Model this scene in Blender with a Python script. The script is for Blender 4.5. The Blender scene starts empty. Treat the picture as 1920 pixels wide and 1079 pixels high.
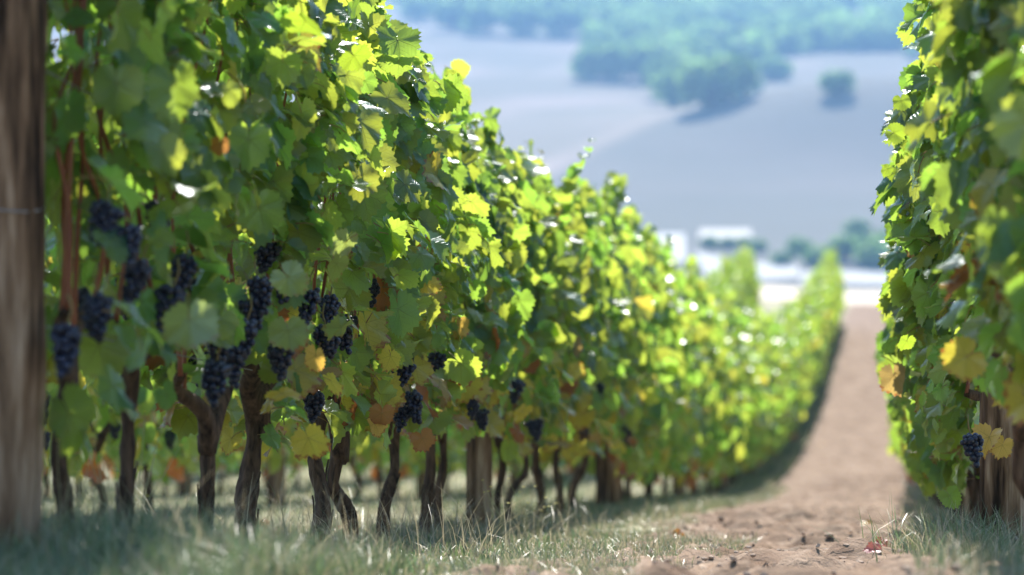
import bpy, math, random
import numpy as np
from mathutils import Vector, Matrix

random.seed(7)
RNG = np.random.default_rng(11)
R = math.radians
S = bpy.context.scene
COL = S.collection

# ------------------------------------------------------------------ camera
F = 5600.0                      # focal length in pixels of a 1920 wide frame (105 mm)
TH = math.atan(732.0 / F)       # the rows run along +Y, the camera looks a little left of them
CZ = 0.66
cd = bpy.data.cameras.new('camera')
cam = bpy.data.objects.new('camera', cd)
COL.objects.link(cam)
cam.location = (0, 0, CZ)
cam.rotation_euler = (R(90), 0, TH)
cd.sensor_width = 36
cd.lens = 105
cd.clip_start = 0.1
cd.clip_end = 20000
cd.dof.use_dof = True
cd.dof.focus_distance = 7.3
cd.dof.aperture_fstop = 3.1
cd.dof.aperture_blades = 9
S.camera = cam

# ------------------------------------------------------------------ sky, sun, exposure
SUN_AZ, SUN_EL = 4.0, 42.0     # degrees left of +Y, degrees above the horizon
w = bpy.data.worlds.new('World')
S.world = w
w.use_nodes = True
nt = w.node_tree
bg = nt.nodes['Background']
sky = nt.nodes.new('ShaderNodeTexSky')
sky.sky_type = 'NISHITA'
sky.sun_disc = False
sky.sun_elevation = R(SUN_EL)
sky.sun_rotation = R(-SUN_AZ)
sky.air_density = 1.3
sky.dust_density = 0.4
sky.ozone_density = 2.0
bg.inputs[1].default_value = 0.12
nt.links.new(sky.outputs[0], bg.inputs[0])
sd = bpy.data.lights.new('sun', 'SUN')
sd.energy = 5.0
sd.angle = R(0.5)
sd.color = (1.0, 0.95, 0.86)
sun = bpy.data.objects.new('sun', sd)
COL.objects.link(sun)
SD = Vector((-math.sin(R(SUN_AZ)) * math.cos(R(SUN_EL)), math.cos(R(SUN_AZ)) * math.cos(R(SUN_EL)), math.sin(R(SUN_EL))))
sun.rotation_euler = SD.to_track_quat('Z', 'Y').to_euler()
sun.location = (0, 0, 30)
vs = S.view_settings
vs.view_transform = 'Standard'
vs.look = 'None'
vs.gamma = 1
vs.exposure = 1.42

# ------------------------------------------------------------------ helpers
def tag(o, label=None, cat=None, group=None, kind=None):
    if label: o['label'] = label
    if cat: o['category'] = cat
    if group: o['group'] = group
    if kind: o['kind'] = kind
    return o

def empty(name, loc):
    o = bpy.data.objects.new(name, None)
    o.empty_display_size = 0.1
    COL.objects.link(o)
    o.location = loc
    return o

def hash2(ix, iy, seed):
    n = (ix.astype(np.int64) * 374761393 + iy.astype(np.int64) * 668265263 + seed * 974634777) & 0xffffffff
    n = ((n ^ (n >> 13)) * 1274126177) & 0xffffffff
    n = n ^ (n >> 16)
    return (n & 0xffff) / 65535.0

def vnoise(x, y, seed=0):
    x = np.asarray(x, float); y = np.asarray(y, float)
    ix = np.floor(x); iy = np.floor(y)
    fx = x - ix; fy = y - iy
    fx = fx * fx * (3 - 2 * fx); fy = fy * fy * (3 - 2 * fy)
    a = hash2(ix, iy, seed); b = hash2(ix + 1, iy, seed)
    c = hash2(ix, iy + 1, seed); d = hash2(ix + 1, iy + 1, seed)
    return (a * (1 - fx) + b * fx) * (1 - fy) + (c * (1 - fx) + d * fx) * fy - 0.5

class Geo:
    """collects polygons and links them as ONE mesh object"""
    def __init__(s):
        s.V = []; s.L = []; s.T = []; s.M = []; s.A = {}; s.UV = []; s.n = 0
    def add(s, V, L, T, mat=0, uv=None, **attrs):
        V = np.asarray(V, float).reshape(-1, 3); L = np.asarray(L, np.int64).ravel(); T = np.asarray(T, np.int64).ravel()
        s.V.append(V); s.L.append(L + s.n); s.T.append(T)
        s.M.append(np.full(len(T), mat, np.int32) if np.isscalar(mat) else np.asarray(mat, np.int32))
        s.UV.append(uv[L] if uv is not None else np.zeros((len(L), 2)))
        for k, v in attrs.items():
            v = np.asarray(v, float)
            if v.ndim == 1: v = np.tile(v, (len(V), 1))
            s.A.setdefault(k, []).append(v)
        s.n += len(V)
    def build(s, name, mats, parent=None, smooth=True):
        me = bpy.data.meshes.new(name)
        V = np.concatenate(s.V); L = np.concatenate(s.L); T = np.concatenate(s.T); M = np.concatenate(s.M)
        me.vertices.add(len(V)); me.vertices.foreach_set('co', V.astype(np.float32).ravel())
        me.loops.add(len(L)); me.loops.foreach_set('vertex_index', L.astype(np.int32))
        me.polygons.add(len(T))
        st = np.concatenate([[0], np.cumsum(T)[:-1]]).astype(np.int32)
        me.polygons.foreach_set('loop_start', st)
        me.polygons.foreach_set('loop_total', T.astype(np.int32))
        me.polygons.foreach_set('material_index', M)
        me.polygons.foreach_set('use_smooth', np.full(len(T), smooth))
        uvl = me.uv_layers.new(name='leaf_uv')
        uvl.data.foreach_set('uv', np.concatenate(s.UV).astype(np.float32).ravel())
        for k, v in s.A.items():
            v = np.concatenate(v)
            a = me.attributes.new(k, 'FLOAT_COLOR', 'POINT')
            a.data.foreach_set('color', np.hstack([v, np.ones((len(v), 1))]).astype(np.float32).ravel())
        for m in (mats if isinstance(mats, (list, tuple)) else [mats]): me.materials.append(m)
        me.update(calc_edges=True)
        me.validate()
        o = bpy.data.objects.new(name, me)
        COL.objects.link(o)
        if parent: o.parent = parent
        return o

def tube(pts, rad, sides=6, ridge=0.0, nr=5, cap=True, phase=0.0, rough=0.0):
    """a tapered tube through the points: vertices, loops, totals"""
    pts = np.asarray(pts, float); n = len(pts)
    rad = np.full(n, rad) if np.isscalar(rad) else np.asarray(rad, float)
    d = np.gradient(pts, axis=0); d /= np.linalg.norm(d, axis=1)[:, None] + 1e-9
    ref = np.array([0.31, 0.93, 0.1]) if abs(d[0][2]) > 0.6 else np.array([0, 0, 1.0])
    u = np.cross(d, ref); u /= np.linalg.norm(u, axis=1)[:, None] + 1e-9
    v = np.cross(d, u)
    a = np.arange(sides) * 2 * math.pi / sides
    A, I = np.meshgrid(a, np.arange(n))
    k = 1 + ridge * np.abs(np.sin(A * nr / 2 + I * 0.13 + phase)) - ridge * .5
    if rough: k = k + rough * vnoise(A * 3 + phase * 7, I * 0.8, 5) * 2
    rr = rad[:, None] * k
    V = pts[:, None, :] + rr[..., None] * (np.cos(A)[..., None] * u[:, None, :] + np.sin(A)[..., None] * v[:, None, :])
    V = V.reshape(-1, 3)
    i = np.arange(n - 1)[:, None]; j = np.arange(sides)[None, :]
    q = np.stack([i * sides + j, i * sides + (j + 1) % sides, (i + 1) * sides + (j + 1) % sides, (i + 1) * sides + j], -1).reshape(-1)
    L = list(q); T = [4] * ((n - 1) * sides)
    if cap:
        L += list(range(sides))[::-1]; T.append(sides)
        L += list(range((n - 1) * sides, n * sides)); T.append(sides)
    return V, np.array(L), np.array(T)

def spline(pts, n):
    """smooth curve through control points"""
    P = np.asarray(pts, float); m = len(P)
    t = np.linspace(0, m - 1, n); out = []
    for x in t:
        i = min(int(x), m - 2); f = x - i
        p0 = P[max(i - 1, 0)]; p1 = P[i]; p2 = P[i + 1]; p3 = P[min(i + 2, m - 1)]
        out.append(0.5 * ((2 * p1) + (-p0 + p2) * f + (2 * p0 - 5 * p1 + 4 * p2 - p3) * f * f + (-p0 + 3 * p1 - 3 * p2 + p3) * f ** 3))
    return np.array(out)

def project(x, y, z):
    dep = -x * math.sin(TH) + y * math.cos(TH); u = x * math.cos(TH) + y * math.sin(TH)
    return 960 + F * u / dep, 540 - F * (z - CZ) / dep

def on_plane(px, py, x0):
    """the point of the vertical plane x = x0 that a view ray meets"""
    dx = (px - 960) / F; c, s = math.cos(TH), math.sin(TH)
    d = np.array([dx * c - s, dx * s + c, (540 - py) / F])
    t = x0 / d[0]
    return d * t + np.array([0, 0, CZ])

# ------------------------------------------------------------------ the lie of the land
_py = [-6, 3, 5, 6.0, 6.6, 7.3, 8.0, 9.0, 10.3, 14.8, 18.5, 22, 24, 28, 33.7, 38.6, 45, 52, 58, 63, 75, 88, 100, 115, 132, 160]
_pz = [-.36, -.42, -.50, -.566, -.612, -.665, -.715, -.78, -.855, -1.10, -1.35, -1.56, -1.66, -1.82, -1.92, -1.88, -1.68, -1.32, -1.0, -.78, -.47, -.22, -.10, -.3, -1.4, -5]
_ty = np.arange(-6, 160, 0.1)
_k = np.exp(-np.linspace(-2.5, 2.5, 31) ** 2 / 2); _k /= _k.sum()
_tz = np.interp(_ty, _py, _pz)
_tz = np.convolve(np.pad(_tz, 15, mode='edge'), _k, mode='valid')
ROWS = [-8.26, -6.56, -4.86, -3.16, -1.46, 0.24, 1.94]

def ground_z(x, y, detail=False):
    x = np.asarray(x, float); y = np.asarray(y, float)
    z = np.interp(y, _ty, _tz) + CZ
    z = z + np.clip(-x - 1.4, 0, 30) * 0.055 * np.clip((y - 34) / 28, 0, 1)
    m = 0
    for r in ROWS: m = m + np.exp(-((x - r) / 0.40) ** 2)
    fade = np.clip((70 - y) / 8, 0, 1)
    z = z + (0.015 * m - 0.015) * fade + 0.012 * m * np.clip((13 - y) / 6, 0, 1)
    z = z + vnoise(x * 1.3, y * 1.3, 3) * 0.03 * np.clip(30 / (y + 5), 0, 1)
    if detail:
        soil = np.exp(-((x + .35) / 0.55) ** 4)
        a = vnoise(x * 4, y * 4, 12) * 0.035 + vnoise(x * 9, y * 9, 8) * 0.040 + vnoise(x * 19, y * 19, 9) * 0.026 + vnoise(x * 42, y * 42, 10) * 0.014
        z = z + a * (0.35 + 1.25 * soil) * np.clip(45 / (y + 1), 0, 1)
    return z

# ------------------------------------------------------------------ materials
class NT:
    def __init__(s, name):
        s.m = bpy.data.materials.new(name); s.m.use_nodes = True
        s.t = s.m.node_tree; s.t.nodes.clear()
        s.out = s.n('ShaderNodeOutputMaterial')
    def n(s, ty, **kw):
        o = s.t.nodes.new(ty)
        for k, v in kw.items(): setattr(o, k, v)
        return o
    def l(s, a, b): s.t.links.new(a, b)
    def set(s, sock, v):
        if hasattr(v, 'is_output') or isinstance(v, bpy.types.NodeSocket): s.l(v, sock)
        else: sock.default_value = v
    def math(s, op, a, b=None, c=None, clamp=False):
        o = s.n('ShaderNodeMath', operation=op); o.use_clamp = clamp
        s.set(o.inputs[0], a)
        if b is not None: s.set(o.inputs[1], b)
        if c is not None: s.set(o.inputs[2], c)
        return o.outputs[0]
    def mix(s, fac, a, b, blend='MIX'):
        o = s.n('ShaderNodeMix', data_type='RGBA', blend_type=blend)
        s.set(o.inputs[0], fac)
        s.set(o.inputs[6], a if not isinstance(a, tuple) else (*a, 1)[:4]); s.set(o.inputs[7], b if not isinstance(b, tuple) else (*b, 1)[:4])
        return o.outputs[2]
    def noise(s, scale, detail=4, rough=.55, vec=None, sc=None):
        o = s.n('ShaderNodeTexNoise')
        o.inputs['Scale'].default_value = scale; o.inputs['Detail'].default_value = detail; o.inputs['Roughness'].default_value = rough
        if vec is not None:
            if sc:
                mp = s.n('ShaderNodeMapping'); mp.inputs['Scale'].default_value = sc; s.l(vec, mp.inputs[0]); vec = mp.outputs[0]
            s.l(vec, o.inputs['Vector'])
        return o.outputs[0]
    def ramp(s, fac, stops):
        o = s.n('ShaderNodeValToRGB'); e = o.color_ramp.elements
        while len(e) < len(stops): e.new(.5)
        for i, (p, c) in enumerate(stops): e[i].position = p; e[i].color = (*c, 1) if len(c) == 3 else c
        s.l(fac, o.inputs[0]); return o.outputs[0]
    def obj(s): return s.n('ShaderNodeTexCoord').outputs['Object']
    def bsdf(s, col, rough=.8, bump=None, strength=.5, dist=.01, spec=.3):
        b = s.n('ShaderNodeBsdfPrincipled')
        s.set(b.inputs['Base Color'], col if not isinstance(col, tuple) else (*col, 1)[:4]); s.set(b.inputs['Roughness'], rough)
        b.inputs['Specular IOR Level'].default_value = spec
        if bump is not None:
            bn = s.n('ShaderNodeBump'); bn.inputs['Strength'].default_value = strength; bn.inputs['Distance'].default_value = dist
            s.l(bump, bn.inputs['Height']); s.l(bn.outputs[0], b.inputs['Normal'])
        s.l(b.outputs[0], s.out.inputs[0]); return b

def leaf_material(veins=True, name=None, gloss=.06):
    k = NT(name or ('vine_leaf' if veins else 'vine_leaf_plain'))
    tint = k.n('ShaderNodeAttribute', attribute_name='tint').outputs['Color']
    thr = k.n('ShaderNodeAttribute', attribute_name='through').outputs['Color']
    if veins:
        uv = k.n('ShaderNodeUVMap', uv_map='leaf_uv').outputs[0]
        sp = k.n('ShaderNodeSeparateXYZ'); k.l(uv, sp.inputs[0])
        ax = k.math('ABSOLUTE', sp.outputs[0]); y = sp.outputs[1]
        tot = None
        for ang, ln in ((0, 1.0), (48, .9), (103, .7)):
            c, s_ = math.cos(R(ang)), math.sin(R(ang))
            al = k.math('ADD', k.math('MULTIPLY', ax, s_), k.math('MULTIPLY', y, c))
            pe = k.math('ABSOLUTE', k.math('SUBTRACT', k.math('MULTIPLY', ax, c), k.math('MULTIPLY', y, s_)))
            wd = k.math('MULTIPLY', k.math('SUBTRACT', ln * 1.1, al), 0.028)
            main = k.math('MULTIPLY', k.math('SUBTRACT', 1.0, k.math('DIVIDE', pe, k.math('MAXIMUM', wd, .004)), clamp=True), k.math('GREATER_THAN', al, 0.0))
            sec = k.math('FRACT', k.math('MULTIPLY', k.math('SUBTRACT', al, k.math('MULTIPLY', pe, .85)), 6.5))
            sec = k.math('ABSOLUTE', k.math('SUBTRACT', sec, .5))
            sec = k.math('SUBTRACT', 1.0, k.math('MULTIPLY', sec, 11.0), clamp=True)
            sec = k.math('MULTIPLY', sec, k.math('LESS_THAN', pe, k.math('MULTIPLY', al, .46)))
            sec = k.math('MULTIPLY', sec, .5)
            t = k.math('MAXIMUM', main, sec)
            tot = t if tot is None else k.math('MAXIMUM', tot, t)
        fine = k.noise(26, 3, .6, uv)
        blot = k.noise(4.5, 3, .6, uv)
        col = k.mix(k.math('MULTIPLY', tot, .55), tint, (.17, .20, .07))
        col = k.mix(k.math('MULTIPLY', blot, .5), col, k.mix(1.0, col, (.62, .7, .6), 'MULTIPLY'))
        sc_ = k.n('ShaderNodeSeparateColor'); k.l(tint, sc_.inputs[0])
        rr = k.math('SQRT', k.math('ADD', k.math('MULTIPLY', sp.outputs[0], sp.outputs[0]), k.math('MULTIPLY', y, y)))
        aut = k.math('MULTIPLY', k.math('SUBTRACT', sc_.outputs[0], .07), 6.0, clamp=True)
        edge = k.math('ADD', rr, k.math('MULTIPLY', k.math('SUBTRACT', k.noise(3.3, 5, .65, uv), .5), 1.9))
        edge = k.math('MULTIPLY', k.math('SUBTRACT', edge, .78), 5.0, clamp=True)
        spot = k.math('MULTIPLY', edge, k.math('ADD', k.math('MULTIPLY', aut, .8), .07, clamp=True))
        col = k.mix(spot, col, (.20, .075, .03))
        col = k.mix(k.math('MULTIPLY', tot, k.math('MULTIPLY', aut, .5)), col, (.18, .24, .05))
        thr0 = thr
        thr = k.mix(spot, thr, (.42, .13, .04))
        th2 = k.mix(k.math('MULTIPLY', tot, .62), thr, k.mix(1.0, thr, (.45, .36, .3), 'MULTIPLY'))
        th2 = k.mix(k.math('MULTIPLY', fine, .5), th2, k.mix(1.0, th2, (.7, .8, .5), 'MULTIPLY'))
        h = k.math('SUBTRACT', k.math('MULTIPLY', fine, .4), tot)
        bn = k.n('ShaderNodeBump'); bn.inputs['Strength'].default_value = .55; bn.inputs['Distance'].default_value = .002
        k.l(h, bn.inputs['Height']); nrm = bn.outputs[0]
    else:
        col, th2, nrm = tint, thr, None
    df = k.n('ShaderNodeBsdfDiffuse'); k.l(col, df.inputs[0])
    tr = k.n('ShaderNodeBsdfTranslucent'); k.l(th2, tr.inputs[0])
    mx = k.n('ShaderNodeMixShader'); mx.inputs[0].default_value = .5
    k.l(df.outputs[0], mx.inputs[1]); k.l(tr.outputs[0], mx.inputs[2])
    gl = k.n('ShaderNodeBsdfGlossy'); gl.inputs['Roughness'].default_value = .27; gl.inputs[0].default_value = (.9, .95, 1, 1)
    ge = k.n('ShaderNodeNewGeometry'); dt = k.n('ShaderNodeVectorMath', operation='DOT_PRODUCT')
    k.l(ge.outputs['Incoming'], dt.inputs[0]); k.l(ge.outputs['Normal'], dt.inputs[1])
    fz = k.math('POWER', k.math('SUBTRACT', 1.0, k.math('ABSOLUTE', dt.outputs['Value']), clamp=True), 4.0)
    fz = k.math('ADD', k.math('MULTIPLY', fz, .55 if gloss > .03 else .05), gloss)
    fz = k.math('MULTIPLY', fz, k.math('SUBTRACT', 1.0, k.math('MULTIPLY', ge.outputs['Backfacing'], .6)))
    m2 = k.n('ShaderNodeMixShader')
    k.l(fz, m2.inputs[0])
    k.l(mx.outputs[0], m2.inputs[1]); k.l(gl.outputs[0], m2.inputs[2])
    if nrm is not None:
        for q in (df, tr, gl): k.l(nrm, q.inputs['Normal'])
    k.l(m2.outputs[0], k.out.inputs[0])
    return k.m

M_LEAF = leaf_material(True)
M_LEAF_FAR = leaf_material(False)
M_TREE_LEAF = leaf_material(False, 'tree_leaf', .01)

def simple(name, c1, c2, scale, rough=.85, sc=None, bump=.4, dist=.004, spec=.25, detail=5):
    k = NT(name); v = k.obj()
    n = k.noise(scale, detail, .6, v, sc)
    col = k.ramp(n, [(.32, c1), (.68, c2)])
    k.bsdf(col, rough, n, bump, dist, spec)
    return k.m

M_BARK = simple('vine_bark', (.020, .013, .010), (.15, .095, .065), 60, .9, (1, 1, .16), .9, .006)
k = NT('weathered_wood'); v = k.obj()
g1 = k.noise(19, 5, .7, v, (1, 1, .09)); g2 = k.noise(30, 3, .6, v, (1, 1, .12)); dapple = k.noise(7, 3, .5, v, (1, 1, .5))
gg = k.math('ADD', k.math('MULTIPLY', g1, .55), k.math('MULTIPLY', g2, .45))
pc = k.ramp(gg, [(.40, (.022, .013, .008)), (.475, (.13, .082, .05)), (.54, (.25, .165, .105)), (.63, (.48, .37, .27))])
pc = k.mix(k.math('MULTIPLY', dapple, .95), pc, k.mix(1.0, pc, (.5, .42, .38), 'MULTIPLY'))  # dappled light painted over the wood grain as broad blotches
k.bsdf(pc, .9, gg, 1.0, .012, .2)
M_POST = k.m
M_CANE = simple('red_brown_cane', (.20, .055, .028), (.33, .12, .06), 40, .5, (1, 1, .3), .3, .001, .4)
M_PETI = simple('petiole', (.22, .10, .05), (.26, .22, .07), 30, .5)
M_STEMG = simple('grape_stem', (.12, .14, .04), (.24, .14, .07), 30, .6)
M_WIRE = simple('galvanised_wire', (.16, .16, .17), (.30, .30, .31), 60, .4)

k = NT('grape_skin'); v = k.obj()
n = k.noise(70, 4, .6, v); n2 = k.noise(240, 2, .5, v)
gc = k.ramp(n, [(.35, (.003, .004, .013)), (.68, (.014, .023, .066))])
k.bsdf(gc, k.math('ADD', k.math('MULTIPLY', n2, .3), .28), n2, .15, .001, .5)
M_GRAPE = k.m

def grass_material():
    k = NT('grass_blade')
    tint = k.n('ShaderNodeAttribute', attribute_name='tint').outputs['Color']
    df = k.n('ShaderNodeBsdfDiffuse'); k.l(tint, df.inputs[0])
    tr = k.n('ShaderNodeBsdfTranslucent'); k.l(tint, tr.inputs[0])
    mx = k.n('ShaderNodeMixShader'); mx.inputs[0].default_value = .4
    k.l(df.outputs[0], mx.inputs[1]); k.l(tr.outputs[0], mx.inputs[2])
    gl = k.n('ShaderNodeBsdfGlossy'); gl.inputs['Roughness'].default_value = .35
    m2 = k.n('ShaderNodeMixShader'); m2.inputs[0].default_value = .07
    k.l(mx.outputs[0], m2.inputs[1]); k.l(gl.outputs[0], m2.inputs[2])
    k.l(m2.outputs[0], k.out.inputs[0]); return k.m
M_GRASS = grass_material()

def ground_material():
    k = NT('vineyard_soil'); v = k.obj()
    sp = k.n('ShaderNodeSeparateXYZ'); k.l(v, sp.inputs[0])
    x, y = sp.outputs[0], sp.outputs[1]
    n1 = k.noise(3.2, 5, .6, v); n2 = k.noise(38, 4, .65, v); n3 = k.noise(.7, 3, .5, v)
    soil = k.ramp(n1, [(.3, (.19, .125, .085)), (.5, (.28, .20, .148)), (.72, (.40, .305, .235))])
    soil = k.mix(k.math('MULTIPLY', n2, .8), soil, k.mix(1.0, soil, (.55, .5, .46), 'MULTIPLY'))
    grass = k.ramp(n2, [(.3, (.19, .19, .11)), (.6, (.38, .36, .24))])
    # grassy under the rows, bare in the alley the camera looks down
    edge = k.math('ADD', x, k.math('MULTIPLY', k.math('SUBTRACT', n1, .5), 1.1))
    wide = k.math('MULTIPLY', k.math('SUBTRACT', 30.0, y, clamp=False), .02)
    lim = k.math('SUBTRACT', -1.25, k.math('MULTIPLY', k.math('MAXIMUM', wide, 0.0), -1.0))
    left = k.math('MULTIPLY', k.math('SUBTRACT', lim, edge), 5.0, clamp=True)
    right = k.math('MULTIPLY', k.math('SUBTRACT', edge, 0.12), 5.0, clamp=True)
    g = k.math('MAXIMUM', left, right)
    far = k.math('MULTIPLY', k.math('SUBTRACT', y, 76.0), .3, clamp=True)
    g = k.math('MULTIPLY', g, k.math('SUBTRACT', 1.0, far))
    n4 = k.noise(9, 4, .7, v)
    soil = k.mix(k.math('MULTIPLY', k.math('SUBTRACT', n4, .5), 4.5, clamp=True), soil, (.155, .098, .068))
    soil = k.mix(k.math('MULTIPLY', k.math('SUBTRACT', .42, n4), 4.5, clamp=True), soil, (.50, .41, .34))
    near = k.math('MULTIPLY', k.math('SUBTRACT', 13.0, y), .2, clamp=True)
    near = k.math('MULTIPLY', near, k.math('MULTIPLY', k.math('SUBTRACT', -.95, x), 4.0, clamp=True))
    grass = k.mix(k.math('MULTIPLY', near, .75), grass, (.085, .078, .05))  # dark thatch by the near left row, the row's shade painted into its colour
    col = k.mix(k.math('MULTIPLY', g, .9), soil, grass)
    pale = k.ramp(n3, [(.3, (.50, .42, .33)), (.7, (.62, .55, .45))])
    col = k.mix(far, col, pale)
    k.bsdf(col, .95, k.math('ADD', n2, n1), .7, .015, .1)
    return k.m

# ------------------------------------------------------------------ ground
def steps(segs):
    out = [segs[0][0]]
    for a, b, st in segs:
        n = max(1, int(round((b - a) / st)))
        out += list(np.linspace(a, b, n + 1)[1:])
    return np.array(out)
gx = steps([(-90, -20, 5), (-20, -8, .8), (-8, -2.2, .16), (-2.2, 1.0, .035), (1.0, 3, .16), (3, 12, .8), (12, 60, 5)])
gy = steps([(-6, 3.4, .4), (3.4, 15, .035), (15, 30, .09), (30, 75, .35), (75, 158, 1.5)])
X, Y = np.meshgrid(gx, gy)
Z = ground_z(X, Y, True)
Z = np.where(Y > 140, Z - 3, Z)
def grid_geo(X, Y, Z):
    ny, nx = X.shape
    i = np.arange(ny - 1)[:, None]; j = np.arange(nx - 1)[None, :]
    L = np.stack([i * nx + j, i * nx + j + 1, (i + 1) * nx + j + 1, (i + 1) * nx + j], -1).reshape(-1)
    g = Geo(); g.add(np.stack([X, Y, Z], -1).reshape(-1, 3), L, np.full((ny - 1) * (nx - 1), 4)); return g
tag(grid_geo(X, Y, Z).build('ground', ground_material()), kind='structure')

# ------------------------------------------------------------------ far valley and hillside
_fy = [-400, 0, 120, 150, 250, 420, 540, 580, 620, 700, 760, 1450, 2300, 3200]
_fz = [-9, -6, -5, -7, -16, -15, -5, -2.2, 3.2, 12.5, 20.5, 124, 244, 300]
def far_z(x, y):
    x = np.asarray(x, float); y = np.asarray(y, float)
    d = -x * math.sin(TH) + y * math.cos(TH)
    z = np.interp(d, _fy, _fz)
    z = z + 21 * np.exp(-((x + 2) / 66) ** 2 - ((y - 925) / 72) ** 2)
    z = z + vnoise(x / 90, y / 90, 21) * 5 * np.clip((d - 720) / 300, 0, 1)
    return z + CZ
fx = steps([(-2600, -700, 60), (-700, -340, 18), (-340, 120, 4.5), (120, 500, 18), (500, 2400, 60)])
fy = steps([(-400, 120, 60), (120, 540, 15), (540, 720, 2.5), (720, 1500, 7), (1500, 3200, 40)])
X, Y = np.meshgrid(fx, fy)

def hill_material():
    k = NT('hillside_fields'); v = k.obj()
    sp = k.n('ShaderNodeSeparateXYZ'); k.l(v, sp.inputs[0])
    n1 = k.noise(.012, 3, .5, v); n2 = k.noise(.06, 4, .6, v)
    vo = k.n('ShaderNodeTexVoronoi'); vo.inputs['Scale'].default_value = .006; k.l(v, vo.inputs['Vector'])
    base = k.ramp(vo.outputs['Color'], [(.2, (.17, .14, .115)), (.5, (.215, .175, .15)), (.8, (.27, .21, .19))])
    wv = k.n('ShaderNodeTexWave'); wv.inputs['Scale'].default_value = .32; wv.inputs['Distortion'].default_value = .6
    k.l(v, wv.inputs['Vector'])
    base = k.mix(k.math('MULTIPLY', wv.outputs['Fac'], .35), base, (.14, .15, .09))
    base = k.mix(k.math('MULTIPLY', n2, .7), base, (.19, .18, .12))
    pale = k.math('MULTIPLY', k.math('SUBTRACT', n1, .52), 5.0, clamp=True)
    base = k.mix(k.math('MULTIPLY', pale, .6), base, (.38, .29, .26))
    ex = k.math('POWER', k.math('DIVIDE', k.math('ADD', sp.outputs[0], 10.0), 94.0), 2.0)
    ey = k.math('POWER', k.math('DIVIDE', k.math('SUBTRACT', sp.outputs[1], 700.0), 285.0), 2.0)
    el = k.math('ADD', k.math('ADD', ex, ey), k.math('MULTIPLY', n2, .12))
    inside = k.math('MULTIPLY', k.math('SUBTRACT', 1.12, el), 9.0, clamp=True)
    rim = k.math('SUBTRACT', 1.0, k.math('MULTIPLY', k.math('ABSOLUTE', k.math('SUBTRACT', el, 1.2)), 6.0), clamp=True)
    base = k.mix(k.math('MULTIPLY', inside, .75), base, (.125, .125, .105))
    base = k.mix(k.math('MULTIPLY', rim, .35), base, (.38, .30, .25))
    k.bsdf(base, .95, None, spec=.1)
    return k.m
M_HILL = hill_material()
tag(grid_geo(X, Y, far_z(X, Y)).build('hills', M_HILL), kind='structure')

def ray_ground(px, py, d0=560, d1=2300):
    """where a view ray meets the far land"""
    dx = (px - 960) / F; c, s = math.cos(TH), math.sin(TH)
    D = np.arange(d0, d1, 2.0)
    x = (dx * c - s) * D; y = (dx * s + c) * D; z = (540 - py) / F * D + CZ
    hit = np.nonzero(far_z(x, y) >= z)[0]
    i = hit[0] if len(hit) else len(D) - 1
    return x[i], y[i], far_z(x[i], y[i])

# pale roads and bare plots on the valley floor (draped sheets)
M_CHALK = simple('white_limestone', (.40, .38, .35), (.50, .48, .45), .6, .9)
def draped(name, outline, mat, lift):
    """outline: corner points on the land (x, y); a draped grid inside the 4 corners"""
    (a, b, c, d) = [np.array(p, float) for p in outline]
    n = 24; u = np.linspace(0, 1, n); U, W = np.meshgrid(u, u)
    P = (a[None, None] * (1 - U)[..., None] + b[None, None] * U[..., None]) * (1 - W)[..., None] + (d[None, None] * (1 - U)[..., None] + c[None, None] * U[..., None]) * W[..., None]
    wob = vnoise(P[..., 0] / 6, P[..., 1] / 9, 31) * 2
    P[..., 1] = P[..., 1] + wob
    Z = far_z(P[..., 0], P[..., 1]) + lift
    return tag(grid_geo(P[..., 0], P[..., 1], Z).build(name, mat), kind='structure')
def corners(*pp): return [ray_ground(px, py)[:2] for px, py in pp]
draped('quarry_floor', corners((1226, 503), (1287, 492), (1283, 441), (1218, 441)), M_CHALK, .25)
draped('road', corners((1330, 534), (1424, 528), (1400, 498), (1300, 474)), M_CHALK, .25)
draped('lane', corners((1424, 528), (1500, 524), (1496, 503), (1415, 497)), M_CHALK, .25)
draped('track', corners((1500, 536), (1900, 540), (1900, 518), (1505, 512)), M_CHALK, .28)
draped('verge', corners((1310, 452), (1410, 452), (1408, 434), (1312, 433)), simple('pale_stubble', (.42, .38, .33), (.52, .48, .42), .5), .2)

# ------------------------------------------------------------------ far trees
def crown_geo(g, c, rx, rz, n, rng, q=1.0):
    """a crown of leaf clumps: lumpy boughs covered with small leafy faces"""
    nb = 9
    bd = rng.normal(size=(nb, 3)); bd /= np.linalg.norm(bd, axis=1)[:, None]; bd[:, 2] = np.abs(bd[:, 2]) * .9 - .25
    bc = bd * np.array([rx, rx, rz]) * .55; br = rng.uniform(.38, .62, nb) * rx
    k = rng.integers(0, nb, n)
    d = rng.normal(size=(n, 3)); d /= np.linalg.norm(d, axis=1)[:, None]
    p = bc[k] + d * br[k][:, None] * rng.uniform(.75, 1.06, n)[:, None] * np.array([1, 1, .85])
    nn = d + rng.normal(size=(n, 3)) * .5; nn /= np.linalg.norm(nn, axis=1)[:, None]
    t = np.cross(nn, rng.normal(size=(n, 3))); t /= np.linalg.norm(t, axis=1)[:, None]; b = np.cross(nn, t)
    s = rng.uniform(.6, 1.3, n)[:, None] * rx * .17 * q
    V = np.stack([p - t * s, p + b * s * .7, p + t * s, p - b * s * .7], 1) + np.asarray(c)
    V = V.reshape(-1, 3)
    col = np.array([.12, .21, .055]) * rng.uniform(.6, 1.6, (n, 1)) * np.array([1, 1, 1]) + rng.uniform(0, .02, (n, 1)) * np.array([1, .6, 0])
    col = np.repeat(col, 4, 0)
    g.add(V, np.arange(4 * n), np.full(n, 4), 0, tint=col, through=col * 2.0)

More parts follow.
